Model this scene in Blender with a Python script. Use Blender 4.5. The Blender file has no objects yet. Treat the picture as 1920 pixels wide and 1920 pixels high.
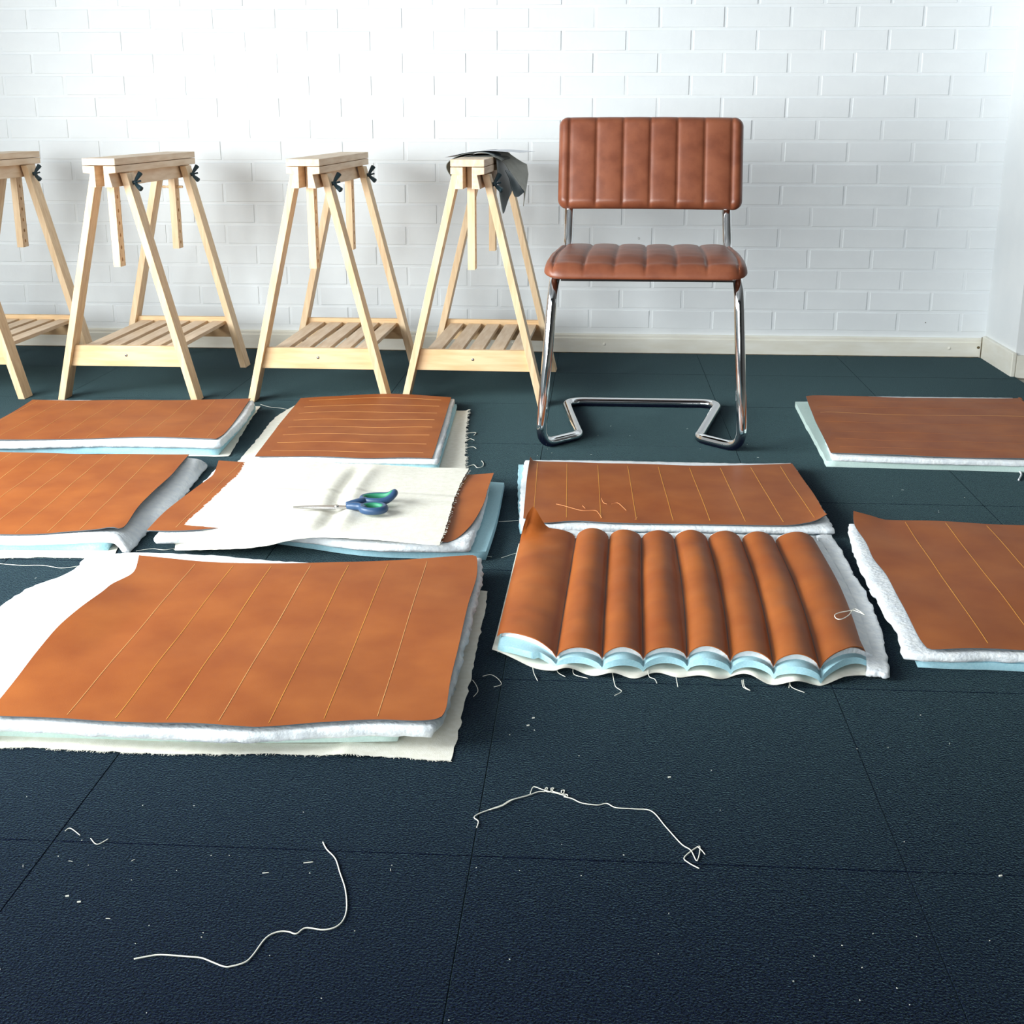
import bpy, bmesh, math, random
from mathutils import Vector, Matrix, noise
random.seed(7)
SC = bpy.context.scene
COL = SC.collection

# ------------------------------------------------------------------ camera
F_PX, PITCH, YAW, ROLL, CAM_H = 2443.6, 0.294855, 0.064019, 0.00125, 0.826
_fw = Vector((-math.sin(YAW)*math.cos(PITCH), math.cos(YAW)*math.cos(PITCH), -math.sin(PITCH)))
_rt = Vector((math.cos(YAW), math.sin(YAW), 0)); _up = _rt.cross(_fw)
_r = math.cos(ROLL)*_rt + math.sin(ROLL)*_up; _u = -math.sin(ROLL)*_rt + math.cos(ROLL)*_up
cam_d = bpy.data.cameras.new('camera'); cam = bpy.data.objects.new('camera', cam_d); COL.objects.link(cam)
cam_d.sensor_width = 36; cam_d.lens = 36*F_PX/1920; cam_d.clip_start = .01
cam.matrix_world = Matrix(((_r.x,_u.x,-_fw.x,0),(_r.y,_u.y,-_fw.y,0),(_r.z,_u.z,-_fw.z,CAM_H),(0,0,0,1)))
SC.camera = cam

# ------------------------------------------------------------------ world, window light, exposure
w = bpy.data.worlds.new('sky'); SC.world = w; w.use_nodes = True
bg = w.node_tree.nodes['Background']; bg.inputs[0].default_value = (.80,.92,1,1); bg.inputs[1].default_value = 1.0
SC.view_settings.view_transform = 'Standard'; SC.view_settings.look = 'None'
SC.view_settings.gamma = 1; SC.view_settings.use_curve_mapping = False
SC.view_settings.exposure = 0.05
def area(name, loc, aim, sx, sy, power, col):
    d = bpy.data.lights.new(name, 'AREA'); d.shape = 'RECTANGLE'; d.size = sx; d.size_y = sy; d.energy = power; d.color = col
    o = bpy.data.objects.new(name, d); COL.objects.link(o); o.location = loc
    o.rotation_euler = (Vector(aim)-Vector(loc)).to_track_quat('-Z','Y').to_euler(); return o
l_=area('daylight_window_left', (-2.36, 1.75, .95), (1.4, 4.0, .30), 2.2, 1.1, 106, (.95,1,1)); l_.data.spread = math.radians(150)
area('daylight_window_behind', (-1.45, -1.62, .98), (.5, 4, .6), 2.0, 1.5, 84, (.95,1,1))

# ------------------------------------------------------------------ helpers
def P(px, py, z=0.0, Y=None):
    """measured photo point -> place on a level plane at height z (or on the upright plane Y)"""
    d = (px-960)/F_PX*_r - (py-960)/F_PX*_u + _fw
    t = (z-CAM_H)/d.z if Y is None else Y/d.y
    return Vector((0,0,CAM_H)) + t*d

def setp(o, label=None, cat=None, group=None, kind=None):
    if label: o['label'] = label
    if cat: o['category'] = cat
    if group: o['group'] = group
    if kind: o['kind'] = kind
    return o
def empty(name, loc, label=None, cat=None, group=None, kind=None):
    o = bpy.data.objects.new(name, None); COL.objects.link(o); o.location = loc; o.empty_display_size = .05
    return setp(o, label, cat, group, kind)
def mesh(name, V, Fc, m, parent=None, smooth=False, base=None):
    """one mesh object; V in world metres; stored relative to its parent (or to base)"""
    off = Vector((0,0,0))
    if parent is not None: off = ORIG.get(parent.name, parent.location).copy()
    elif base is not None: off = Vector(base)
    me = bpy.data.meshes.new(name)
    me.from_pydata([tuple(Vector(v)-off) for v in V], [], Fc); me.validate()
    if m is not None: me.materials.append(m)
    if smooth: me.polygons.foreach_set('use_smooth', [True]*len(me.polygons))
    o = bpy.data.objects.new(name, me); COL.objects.link(o)
    if parent is not None: o.parent = parent
    else: o.location = off
    ORIG[o.name] = off
    me.update(); return o
ORIG = {}
def fix_normals(o):
    bm = bmesh.new(); bm.from_mesh(o.data); bmesh.ops.recalc_face_normals(bm, faces=bm.faces); bm.to_mesh(o.data); bm.free(); return o
def soften(o, width=.0015, seg=2, ang=40):
    b = o.modifiers.new('edge', 'BEVEL'); b.width = width; b.segments = seg; b.limit_method = 'ANGLE'; b.angle_limit = math.radians(ang); return o
def box(x0,x1,y0,y1,z0,z1):
    V = [(x,y,z) for z in (z0,z1) for y in (y0,y1) for x in (x0,x1)]
    return V, [(0,2,3,1),(4,5,7,6),(0,1,5,4),(2,6,7,3),(0,4,6,2),(1,3,7,5)]
def prism(poly, axis, a, b):
    """polygon in the plane across axis, extruded a..b; axis 'y': poly=(x,z); 'x': (y,z); 'z': (x,y)"""
    n = len(poly); V = []
    for t in (a,b):
        for p,q in poly: V.append({'y':(p,t,q),'x':(t,p,q),'z':(p,q,t)}[axis])
    Fc = [tuple(range(n)), tuple(reversed(range(n,2*n)))]
    Fc += [(i,(i+1)%n,n+(i+1)%n,n+i)[::-1] for i in range(n)]
    return V, Fc
def merge(*parts):
    V, Fc = [], []
    for v,f in parts:
        k = len(V); V += list(v); Fc += [tuple(i+k for i in q) for q in f]
    return V, Fc
def catmull(pts, sub=6):
    pts = [Vector(p) for p in pts]; out = []
    for i in range(len(pts)-1):
        p0 = pts[max(i-1,0)]; p1 = pts[i]; p2 = pts[i+1]; p3 = pts[min(i+2,len(pts)-1)]
        for k in range(sub):
            t = k/sub
            out.append(.5*((2*p1)+(p2-p0)*t+(2*p0-5*p1+4*p2-p3)*t*t+(3*p1-p0-3*p2+p3)*t**3))
    out.append(pts[-1]); return out
def fillet(pts, rad, sub=8, closed=False):
    pts = [Vector(p) for p in pts]; n = len(pts); out = []
    if not isinstance(rad,(list,tuple)): rad = [rad]*n
    for i in range(n):
        if not closed and i in (0,n-1): out.append(pts[i]); continue
        a,b,c = pts[i-1],pts[i],pts[(i+1)%n]
        r = min(rad[i], .49*(a-b).length, .49*(c-b).length)
        s = b+(a-b).normalized()*r; e = b+(c-b).normalized()*r
        for k in range(sub+1):
            t = k/sub; out.append((1-t)**2*s+2*t*(1-t)*b+t*t*e)
    return out
def tube(path, r, seg=10, cap=True, closed=False):
    path = [Vector(p) for p in path]; n = len(path); V = []; Fc = []
    def tan(i):
        a = path[(i-1)%n] if (closed or i>0) else path[i]; b = path[(i+1)%n] if (closed or i<n-1) else path[i]
        d = b-a; return d.normalized() if d.length>1e-9 else Vector((0,0,1))
    t0 = tan(0); nrm = t0.orthogonal().normalized()
    for i in range(n):
        t = tan(i); nrm = (nrm - t*nrm.dot(t))
        nrm = nrm.normalized() if nrm.length>1e-6 else t.orthogonal().normalized()
        bn = t.cross(nrm); rr = r(i/(n-1)) if callable(r) else r
        for k in range(seg):
            a = 2*math.pi*k/seg; V.append(path[i]+rr*(math.cos(a)*nrm+math.sin(a)*bn))
    m = n if closed else n-1
    for i in range(m):
        for k in range(seg):
            j=(i+1)%n; Fc.append((i*seg+k, i*seg+(k+1)%seg, j*seg+(k+1)%seg, j*seg+k))
    if cap and not closed:
        Fc.append(tuple(reversed(range(seg)))); Fc.append(tuple(range((n-1)*seg,n*seg)))
    return V, Fc
def wob(x, y, s=0.0):
    return noise.noise(Vector((x, y, s)))

# ------------------------------------------------------------------ materials
def lin(r,g,b):
    f = lambda c: (c/255/12.92) if c/255<=.04045 else ((c/255+.055)/1.055)**2.4
    return (f(r),f(g),f(b),1)
def mat(name, c1, c2=None, scale=20, rough=.6, metal=0, bump=0, bscale=60, stretch=None, detail=4, spec=None, sheen=0, sheen_tint=None, sss=0, bdist=.002, lo=.35, hi=.65):
    m = bpy.data.materials.new(name); m.use_nodes = True; nt = m.node_tree; N = nt.nodes; L = nt.links
    b = N['Principled BSDF']; b.inputs['Roughness'].default_value = rough; b.inputs['Metallic'].default_value = metal
    b.inputs['Base Color'].default_value = c1
    if spec is not None: b.inputs['Specular IOR Level'].default_value = spec
    if sheen:
        b.inputs['Sheen Weight'].default_value = sheen; b.inputs['Sheen Roughness'].default_value = .25
        if sheen_tint: b.inputs['Sheen Tint'].default_value = sheen_tint
    if sss:
        b.inputs['Subsurface Weight'].default_value = sss; b.inputs['Subsurface Radius'].default_value = (.006,.006,.007); b.inputs['Subsurface Scale'].default_value = 1
    tc = N.new('ShaderNodeTexCoord'); src = tc.outputs['Object']
    if stretch:
        mp = N.new('ShaderNodeMapping'); mp.inputs['Scale'].default_value = stretch; L.new(src, mp.inputs[0]); src = mp.outputs[0]
    if c2:
        n = N.new('ShaderNodeTexNoise'); n.inputs['Scale'].default_value = scale; n.inputs['Detail'].default_value = detail; L.new(src, n.inputs['Vector'])
        r = N.new('ShaderNodeValToRGB'); r.color_ramp.elements[0].color = c1; r.color_ramp.elements[1].color = c2
        r.color_ramp.elements[0].position = lo; r.color_ramp.elements[1].position = hi
        L.new(n.outputs[0], r.inputs[0]); L.new(r.outputs[0], b.inputs['Base Color'])
    if bump:
        n2 = N.new('ShaderNodeTexNoise'); n2.inputs['Scale'].default_value = bscale; n2.inputs['Detail'].default_value = 3; L.new(src, n2.inputs['Vector'])
        bp = N.new('ShaderNodeBump'); bp.inputs['Strength'].default_value = bump; bp.inputs['Distance'].default_value = bdist
        L.new(n2.outputs[0], bp.inputs['Height']); L.new(bp.outputs[0], b.inputs['Normal'])
    return m
M = {}
M['paint'] = mat('white_wall_paint', lin(236,240,243), lin(242,246,248), 6, .55, bump=.25, bscale=45, bdist=.003)
M['plaster'] = mat('white_plaster', lin(238,242,244), lin(244,247,248), 5, .6, bump=.1, bscale=60)
M['ceil'] = mat('ceiling_paint', lin(168,170,172), None, rough=.8)
M['farwall'] = mat('far_wall_paint', lin(84,83,82), None, rough=.8)
M['skirting'] = mat('cream_skirting_paint', lin(238,234,220), lin(246,244,234), 9, .45, stretch=(1,1,4), bump=.1, bscale=40)
M['grime'] = mat('dark_grime', lin(70,62,48), lin(120,105,70), 40, .8)
M['subfloor'] = mat('pale_floor_boards', lin(150,148,138), lin(178,175,164), 12, .5)
M['carpet'] = mat('charcoal_felt_carpet', lin(1,3,12), lin(24,35,60), 420, .95, bump=.9, bscale=330, detail=5, spec=.06, sheen=.38, sheen_tint=lin(150,195,195), bdist=.003, lo=.36, hi=.7)
M['leather'] = mat('tan_leather', lin(146,73,26), lin(168,93,38), 9, .55, bump=.12, bscale=420, detail=8, bdist=.001, spec=.22, lo=.3, hi=.7)
M['leather_back'] = mat('grey_leather_back', lin(92,104,112), None, rough=.9)
M['chair_leather'] = mat('chair_tan_leather', lin(122,66,44), lin(142,82,56), 22, .38, bump=.15, bscale=380, detail=6, bdist=.001)
M['stitch'] = mat('tan_stitching', lin(196,122,78), None, rough=.7)
M['chalk_gold'] = mat('gold_marking_line', lin(220,156,62), None, rough=.7)
M['chalk_faint'] = mat('faint_marking_line', lin(176,108,62), None, rough=.7)
M['chalk_pale'] = mat('pale_marking_line', lin(218,164,98), None, rough=.7)
M['wadding'] = mat('white_wadding', lin(232,238,244), lin(246,250,252), 60, .95, bump=.6, bscale=140, sss=.15, bdist=.003)
M['foam'] = mat('pale_blue_foam', lin(164,212,226), lin(180,222,234), 300, .9, bump=.3, bscale=900, sss=.1)
M['foam_green'] = mat('pale_green_foam', lin(196,220,214), lin(206,228,222), 300, .9, bump=.3, bscale=900, sss=.1)
M['canvas'] = mat('natural_cotton_cloth', lin(232,228,214), lin(240,237,226), 90, .9, bump=.25, bscale=700)
M['beech'] = mat('beech_wood', lin(222,188,146), lin(238,210,172), 9, .5, stretch=(9,9,1), bump=.05, bscale=30)
M['beech_h'] = mat('beech_wood_lengthwise', lin(224,194,160), lin(240,216,188), 9, .5, stretch=(9,1,9), bump=.05, bscale=30)
M['beech_x'] = mat('beech_wood_crosswise', lin(218,180,132), lin(234,202,158), 7, .5, stretch=(1,9,9), bump=.05, bscale=30)
M['hole'] = mat('drilled_hole_wood', lin(150,105,70), None, rough=.8)
M['chrome'] = mat('chrome', (.82,.83,.84,1), None, rough=.06, metal=1)
M['steel'] = mat('brushed_steel', (.42,.41,.40,1), None, rough=.25, metal=1)
M['wing'] = mat('dark_plastic_wing_nut', lin(32,58,68), None, rough=.4)
M['scrap'] = mat('dark_green_leather', lin(48,66,74), lin(66,86,92), 14, .45, bump=.1, bscale=300)
M['scrap_back'] = mat('grey_suede', lin(112,116,112), lin(128,131,126), 40, .9)
M['suede_light'] = mat('pale_grey_suede', lin(186,188,180), lin(198,200,192), 40, .9)
M['paper'] = mat('white_paper', lin(236,238,244), None, rough=.8)
M['thread'] = mat('white_thread', lin(236,234,222), None, rough=.8)
M['thread_tan'] = mat('tan_thread', lin(226,150,96), None, rough=.8)
M['blue_grip'] = mat('blue_grey_plastic', lin(50,80,116), None, rough=.38)
M['green_grip'] = mat('green_rubber', lin(46,138,102), None, rough=.55)
M['dark_base'] = mat('black_underside', lin(30,28,28), None, rough=.7)

# ------------------------------------------------------------------ the room shell
WALL_Y, WALL_X = 4.746, 1.392
BACK_Y, LEFT_X, FAR_X, CEIL = -1.7, -2.5, 3.4, 2.6
setp(mesh('subfloor', *box(LEFT_X,FAR_X,BACK_Y,WALL_Y+.1,-.06,-.008), M['subfloor']), kind='structure').name = 'floor'
floor = bpy.data.objects['floor']; ORIG['floor'] = Vector((0,0,0))
# carpet tiles, half a metre square, butt-jointed
xs = [-2.632+.5*i for i in range(9)]; xs[-1] = 1.392; xs[0] = LEFT_X-.1
ys = [-1.667+.5*i for i in range(13)] + [WALL_Y-.012]; ys[0] = BACK_Y
for i in range(len(xs)-1):
    for j in range(len(ys)-1):
        g = .0002; a,b,c,d = xs[i]+g, xs[i+1]-g, ys[j]+g, ys[j+1]-g
        lift = random.uniform(-.0003,.0001); e = .0007
        V = [(a,c,-.008),(b,c,-.008),(b,d,-.008),(a,d,-.008),(a,c,-.0012),(b,c,-.0012),(b,d,-.0012),(a,d,-.0012),
             (a+e,c+e,lift),(b-e,c+e,lift),(b-e,d-e,lift),(a+e,d-e,lift)]
        Fc = [(0,1,5,4),(1,2,6,5),(2,3,7,6),(3,0,4,7),(4,5,9,8),(5,6,10,9),(6,7,11,10),(7,4,8,11),(8,9,10,11)]
        mesh('carpet_tile', V, Fc, M['carpet'], floor)
setp(mesh('ceiling', *box(LEFT_X-.2,FAR_X+.2,BACK_Y-.2,WALL_Y+.2,CEIL,CEIL+.1), M['ceil']), kind='structure')
# brick wall: mortar bed with single painted bricks standing proud of it
wall = setp(mesh('wall_back', *box(LEFT_X-.2,WALL_X+.2,WALL_Y+.0024,WALL_Y+.2,-.06,CEIL), M['paint']), kind='structure')
BP, CP, J = .2203, .0733, .0105
def brick_geo(L, H, seed):
    rnd = random.Random(seed); b = .0022; d = .012
    hx, hz = L/2, H/2
    V = []
    for (ins, y) in ((0,d),(0,.0018),(b*.35,.0005),(b,0)):
        for sx,sz in ((-1,-1),(1,-1),(1,1),(-1,1)):
            V.append((sx*(hx-ins)+rnd.uniform(-.0006,.0006), y+rnd.uniform(-.0004,.0004), sz*(hz-ins)+rnd.uniform(-.0005,.0005)))
    Fc = []
    for k in range(3):
        for i in range(4): Fc.append((4*k+i,4*k+(i+1)%4,4*k+4+(i+1)%4,4*k+4+i))
    Fc.append((12,13,14,15))
    return V, Fc
protos = []
for s in range(8):
    v,f = brick_geo(BP-J, CP-J*.9, s)
    me = bpy.data.meshes.new('brick'); me.from_pydata(v,[],f); me.materials.append(M['paint']); protos.append(me)
rest = []
for row in range(34):
    zc = .085 + CP*row + CP/2 - J*.45 + .0045
    off = .639 if row%2==0 else .639+BP/2
    k0 = -18
    for k in range(k0, 6):
        x0 = off + BP*k; x1 = x0+BP
        if x0 >= WALL_X or x1 < LEFT_X: continue
        xe = min(x1, WALL_X+J)
        xc, L = (x0+xe)/2, xe-x0
        inview = row < 16 and x1 > -2.17
        if inview:
            if L < BP-.002:
                v,f = brick_geo(L-J, CP-J*.9, row+50); me = bpy.data.meshes.new('brick'); me.from_pydata(v,[],f); me.materials.append(M['paint'])
            else: me = random.choice(protos)
            o = bpy.data.objects.new('brick', me); COL.objects.link(o); o.parent = wall
            o.location = (xc+random.uniform(-.0012,.0012), WALL_Y+random.uniform(-.0012,.0008), zc+random.uniform(-.0008,.0008))
            o.rotation_euler = (random.uniform(-.012,.012), random.uniform(-.003,.003), random.uniform(-.006,.006))
        else:
            v,f = brick_geo(L-J, CP-J*.9, row); rest.append(([(a+xc,b+WALL_Y,c+zc) for a,b,c in v], f))
if rest: setp(mesh('brick_field', *merge(*rest), M['paint'], wall), kind='stuff')
for (x,y,r) in ((1198,447,.004),(10,468,.0025),(1735,605,.0022)):
    c=P(x,y,Y=WALL_Y-.0016); mesh('drill_hole',[(c.x+r*math.cos(k*.785)*(.7 if k%3 else 1),c.y,c.z+r*math.sin(k*.785)) for k in range(8)]+[(c.x,c.y+.004,c.z)],[(k,(k+1)%8,8) for k in range(8)],M['grime'],wall)
# skirting along the brick wall
sk = setp(mesh('baseboard_back', *prism([(WALL_Y+.004,-.008),(WALL_Y-.016,-.008),(WALL_Y-.016,.052),(WALL_Y-.0145,.0545),(WALL_Y-.0125,.0545),(WALL_Y-.0125,.064),(WALL_Y-.009,.068),(WALL_Y+.004,.068)],'x',LEFT_X,WALL_X), M['skirting']), kind='structure')
fix_normals(sk)
for x in (P(1133,646,Y=WALL_Y-.016).x, P(1780,651,Y=WALL_Y-.016).x, -1.05, -.3):
    z = .032; V,Fc = [],[]
    for ring,(r,y) in enumerate(((.0052,0),(.0052,-.002),(.0035,-.0032),(.0012,-.0036))):
        for k in range(10): V.append((x+r*math.cos(k*.6283), WALL_Y-.016+y, z+r*math.sin(k*.6283)))
    for ring in range(3):
        for k in range(10): Fc.append((ring*10+k,ring*10+(k+1)%10,ring*10+10+(k+1)%10,ring*10+10+k))
    Fc.append(tuple(range(30,40)))
    fix_normals(mesh('screw_cap', V, Fc, M['skirting'], sk, True))
# grime line where skirting meets the carpet and a chipped corner
mesh('grime_line', *box(LEFT_X,WALL_X-.02,WALL_Y-.0185,WALL_Y-.015,-.004,.0022), M['grime'], sk)
mesh('paint_chip', *prism([(WALL_X-.024+.006*math.cos(a*.9),.036+.005*math.sin(a*.9)) for a in range(7)],'y',WALL_Y-.0165,WALL_Y-.0155), M['grime'], sk)
# side pier on the right with its own skirting
PIER_Y = 4.385
setp(mesh('wall_right', *box(WALL_X,FAR_X+.2,PIER_Y,WALL_Y+.2,-.06,CEIL), M['plaster']), kind='structure')
sr = setp(mesh('baseboard_right', *box(WALL_X-.014,WALL_X+.001,PIER_Y-.012,WALL_Y-.02,-.006,.078), M['skirting']), kind='structure'); soften(sr,.003)
sr2 = mesh('return_board', *box(WALL_X+.002,FAR_X,PIER_Y-.012,PIER_Y+.002,-.006,.07), M['skirting'], sr)
mesh('corner_gap', *box(WALL_X-.016,WALL_X-.0145,WALL_Y-.021,WALL_Y-.0165,.0,.074), M['grime'], sr)
# the unseen sides of the room: the daylight comes through their windows
def wall_with_hole(name, axis, pos, thick, a0, a1, h0, h1, w0, w1, m):
    parts = []
    for (p,q,r,s) in ((a0,h0,-.06,CEIL),(h1,a1,-.06,CEIL),(h0,h1,-.06,w0),(h0,h1,w1,CEIL)):
        parts.append(box(pos,pos+thick,p,q,r,s) if axis=='x' else box(p,q,pos,pos+thick,r,s))
    return setp(mesh(name, *merge(*parts), m), kind='structure')
wall_with_hole('wall_left','x',LEFT_X-.15,.15,BACK_Y-.2,WALL_Y+.2,.55,2.95,.3,1.6,M['plaster'])
wall_with_hole('wall_front','y',BACK_Y-.15,.15,LEFT_X-.2,FAR_X+.2,-2.4,-.4,.15,2.2,M['farwall'])
setp(mesh('wall_far', *box(FAR_X,FAR_X+.15,BACK_Y-.2,WALL_Y+.2,-.06,CEIL), M['farwall']), kind='structure').name = 'wall_side'
for n,(bx) in enumerate(((LEFT_X-.12,LEFT_X-.08,'x',(.55,1.35,2.15,2.95)),(BACK_Y-.12,BACK_Y-.08,'y',(-2.4,-1.4,-.4)))):
    a,b,ax,ts = bx; parts = []
    for t in ts: parts.append(box(a,b,t-.03,t+.03,.3,1.6) if ax=='x' else box(t-.03,t+.03,a,b,.15,2.2))
    for z in ((.33,1.57) if ax=='x' else (.18,2.17)): parts.append(box(a,b,ts[0],ts[-1],z-.03,z+.03) if ax=='x' else box(ts[0],ts[-1],a,b,z-.03,z+.03))
    setp(mesh('window_%d'%(n+1), *merge(*parts), M['plaster']), kind='structure')

# ------------------------------------------------------------------ sheets (leather, wadding, foam, cloth)
def as_pt(p, z0):
    if isinstance(p, Vector): return p.copy()
    dz = p[2] if len(p)>2 else 0
    if p[0] == 'w': return Vector((p[1], p[2], z0+(p[3] if len(p)>3 else 0)))
    return P(p[0],p[1],z0+dz)
def resample(pl, n):
    c = catmull(pl, 8) if len(pl)>2 else [Vector(pl[0]).lerp(Vector(pl[-1]),i/16) for i in range(17)]
    acc = [0]
    for a,b in zip(c,c[1:]): acc.append(acc[-1]+(b-a).length)
    out = []; k = 0
    for i in range(n+1):
        t = acc[-1]*i/n
        while k < len(acc)-2 and acc[k+1] < t: k += 1
        s = (t-acc[k])/max(acc[k+1]-acc[k],1e-9); out.append(c[k].lerp(c[k+1],min(max(s,0),1)))
    return out
class Patch:
    """surface spanned by four measured edges (back/front run left to right, left/right run back to front)"""
    def __init__(s, back, front, left, right, z0, nu=48, nv=40, amp=.0, freq=6, seed=0, jag=0):
        f = lambda l: [as_pt(p,z0) for p in l]
        B,Fr,L,R = f(back),f(front),f(left),f(right)
        L[0]=B[0]; L[-1]=Fr[0]; R[0]=B[-1]; R[-1]=Fr[-1]
        s.nu,s.nv,s.amp,s.freq,s.seed = nu,nv,amp,freq,seed
        s.B,s.F = resample(B,nu),resample(Fr,nu); s.L,s.R = resample(L,nv),resample(R,nv)
        if jag:
            rnd = random.Random(seed+3)
            for E in (s.B,s.F):
                for i in range(1,nu): E[i] = E[i]+Vector((0,rnd.uniform(-jag,jag),0))
            for E in (s.L,s.R):
                for i in range(1,nv): E[i] = E[i]+Vector((rnd.uniform(-jag,jag),0,0))
        s.extra = None; s.z0 = z0; s.K = 7
        for E in (s.B,s.F,s.L,s.R):
            for k,p in enumerate(E): E[k] = Vector((p.x,p.y,p.z-z0))
    def _e(s,E,t):
        n=len(E)-1; x=min(max(t,0),1)*n; k=min(int(x),n-1); return E[k].lerp(E[k+1],x-k)
    def at(s,u,v):
        b,f,l,r = s._e(s.B,u),s._e(s.F,u),s._e(s.L,v),s._e(s.R,v)
        p = b*(1-v)+f*v+l*(1-u)+r*u-(s.B[0]*(1-u)*(1-v)+s.B[-1]*u*(1-v)+s.F[0]*(1-u)*v+s.F[-1]*u*v)
        K=s.K; k0,k1,j0,j1=(1-u)**K,u**K,(1-v)**K,v**K
        p.z = s.z0+b.z*j0+f.z*j1+l.z*k0+r.z*k1-(s.B[0].z*k0*j0+s.B[-1].z*k1*j0+s.F[0].z*k0*j1+s.F[-1].z*k1*j1)
        if s.amp: p.z += s.amp*max(0,.5+wob(p.x*s.freq,p.y*s.freq,s.seed))
        if s.extra: p.z += s.extra(u,v)
        return p
def sheet(name, pt, thick, m, parent=None, soft=False, bulge=0, fuzz=0, label=None, cat=None, group=None, under=None, floorz=None):
    nu,nv = pt.nu,pt.nv
    top = [[pt.at(i/nu,j/nv) for i in range(nu+1)] for j in range(nv+1)]
    ring = [(j,0) for j in range(nv)]+[(nv,i) for i in range(nu)]+[(j,nu) for j in range(nv,0,-1)]+[(0,i) for i in range(nu,0,-1)]
    c = sum((top[0][0],top[0][nu],top[nv][0],top[nv][nu]),Vector())/4
    V=[]; Fc=[]; idx=lambda j,i:j*(nu+1)+i
    for row in top: V += row
    for j in range(nv):
        for i in range(nu): Fc.append((idx(j,i),idx(j+1,i),idx(j+1,i+1),idx(j,i+1)))
    nb = len(V)
    for row in top:
        for p in row: V.append(Vector((p.x,p.y,p.z-thick)))
    for j in range(nv):
        for i in range(nu): Fc.append((nb+idx(j,i),nb+idx(j,i+1),nb+idx(j+1,i+1),nb+idx(j+1,i)))
    N = len(ring)
    def outward(k):
        a=top[ring[k-1][0]][ring[k-1][1]]; b=top[ring[(k+1)%N][0]][ring[(k+1)%N][1]]; d=b-a
        o=Vector((d.y,-d.x,0)); o = o.normalized() if o.length>1e-9 else Vector((0,0,0))
        p=top[ring[k][0]][ring[k][1]]
        return o if o.dot(p-c)>0 else -o
    loops=[]
    if soft:
        loops.append([idx(*r) for r in ring])
        levels = [(.12,.6),(.35,.95),(.65,1.0),(.88,.6)]
    else:
        s=len(V); V += [top[j][i] for j,i in ring]; loops.append(list(range(s,s+N)))
        levels = [(.5,1)] if bulge else []
    rnd=random.Random(int(abs(c.x)*1000)+11)
    for (t,bf) in levels:
        s=len(V)
        for k,(j,i) in enumerate(ring):
            p=top[j][i]; q=Vector((p.x,p.y,p.z-thick*t))+outward(k)*(bulge*bf*(1+.5*wob(p.x*30,p.y*30,t*3))+rnd.uniform(-fuzz,fuzz))
            V.append(q)
        loops.append(list(range(s,s+N)))
    if soft: loops.append([nb+idx(*r) for r in ring])
    else:
        s=len(V); V += [Vector((top[j][i].x,top[j][i].y,top[j][i].z-thick)) for j,i in ring]; loops.append(list(range(s,s+N)))
    for a,b in zip(loops,loops[1:]):
        for k in range(N): Fc.append((a[k],b[k],b[(k+1)%N],a[(k+1)%N]))
    if floorz is not None:
        for v in V:
            if v.z < floorz: v.z = floorz
    base = None if parent is not None else (c.x,c.y,min(v.z for v in V))
    o = mesh(name, V, Fc, m, parent, True, base)
    if under is not None:
        o.data.materials.append(under)
        mi=[0]*len(o.data.polygons)
        for q in range(nu*nv, len(mi)): mi[q]=1
        o.data.polygons.foreach_set('material_index', mi)
    # weld nothing, but turn all faces outward
    bm=bmesh.new(); bm.from_mesh(o.data); bmesh.ops.recalc_face_normals(bm,faces=bm.faces); bm.to_mesh(o.data); bm.free()
    if label: setp(o,label,cat,group)
    return o
def mark(parent, pt, a, b, m, width=.0013, n=28, name='marking_line', gap=None):
    """thin drawn line from (u,v)=a to b, lying on the sheet"""
    V=[];Fc=[]; P0,P1=pt.at(*a),pt.at(*b)
    for i in range(n+1):
        t=i/n; u=a[0]+(b[0]-a[0])*t; v=a[1]+(b[1]-a[1])*t
        if abs(b[1]-a[1])>abs(b[0]-a[0]):   # ruled straight across the sheet
            ln=P1-P0; lo_,hi_=u-.3,u+.3
            for _ in range(22):
                m_=(lo_+hi_)/2; c_=pt.at(m_,v)-P0
                if c_.x*ln.y-c_.y*ln.x > 0: hi_,lo_ = (m_,lo_) if ln.y>0 else (hi_,m_)
                else: lo_,hi_ = (m_,hi_) if ln.y>0 else (lo_,m_)
            u=(lo_+hi_)/2
        p=pt.at(u,v); q=p+(P1-P0)*.01; d=(q-p); d.z=0; d.normalize(); s=Vector((d.y,-d.x,0))*(width*.38)*(.7+.5*abs(wob(t*9,a[0]*31,.5)))
        up=Vector((0,0,.0004)); V += [p-s+up, p+s+up, p-s+up*-1, p+s+up*-1]
    for i in range(n):
        k=4*i; Fc += [(k,k+1,k+5,k+4),(k+1,k+3,k+7,k+5),(k+2,k,k+4,k+6)]
    return mesh(name, V, Fc, m, parent)
def thread_mesh(name, pts, r, m, parent=None, label=None, cat='thread', group=None, seg=6, sub=6):
    path = catmull(pts, sub)
    c = sum(path,Vector())/len(path); z=min(p.z for p in path)-r
    o = mesh(name, *tube(path,r,seg), m, parent, True, None if parent is not None else (c.x,c.y,z))
    if label: setp(o,label,cat,group)
    return o
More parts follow.
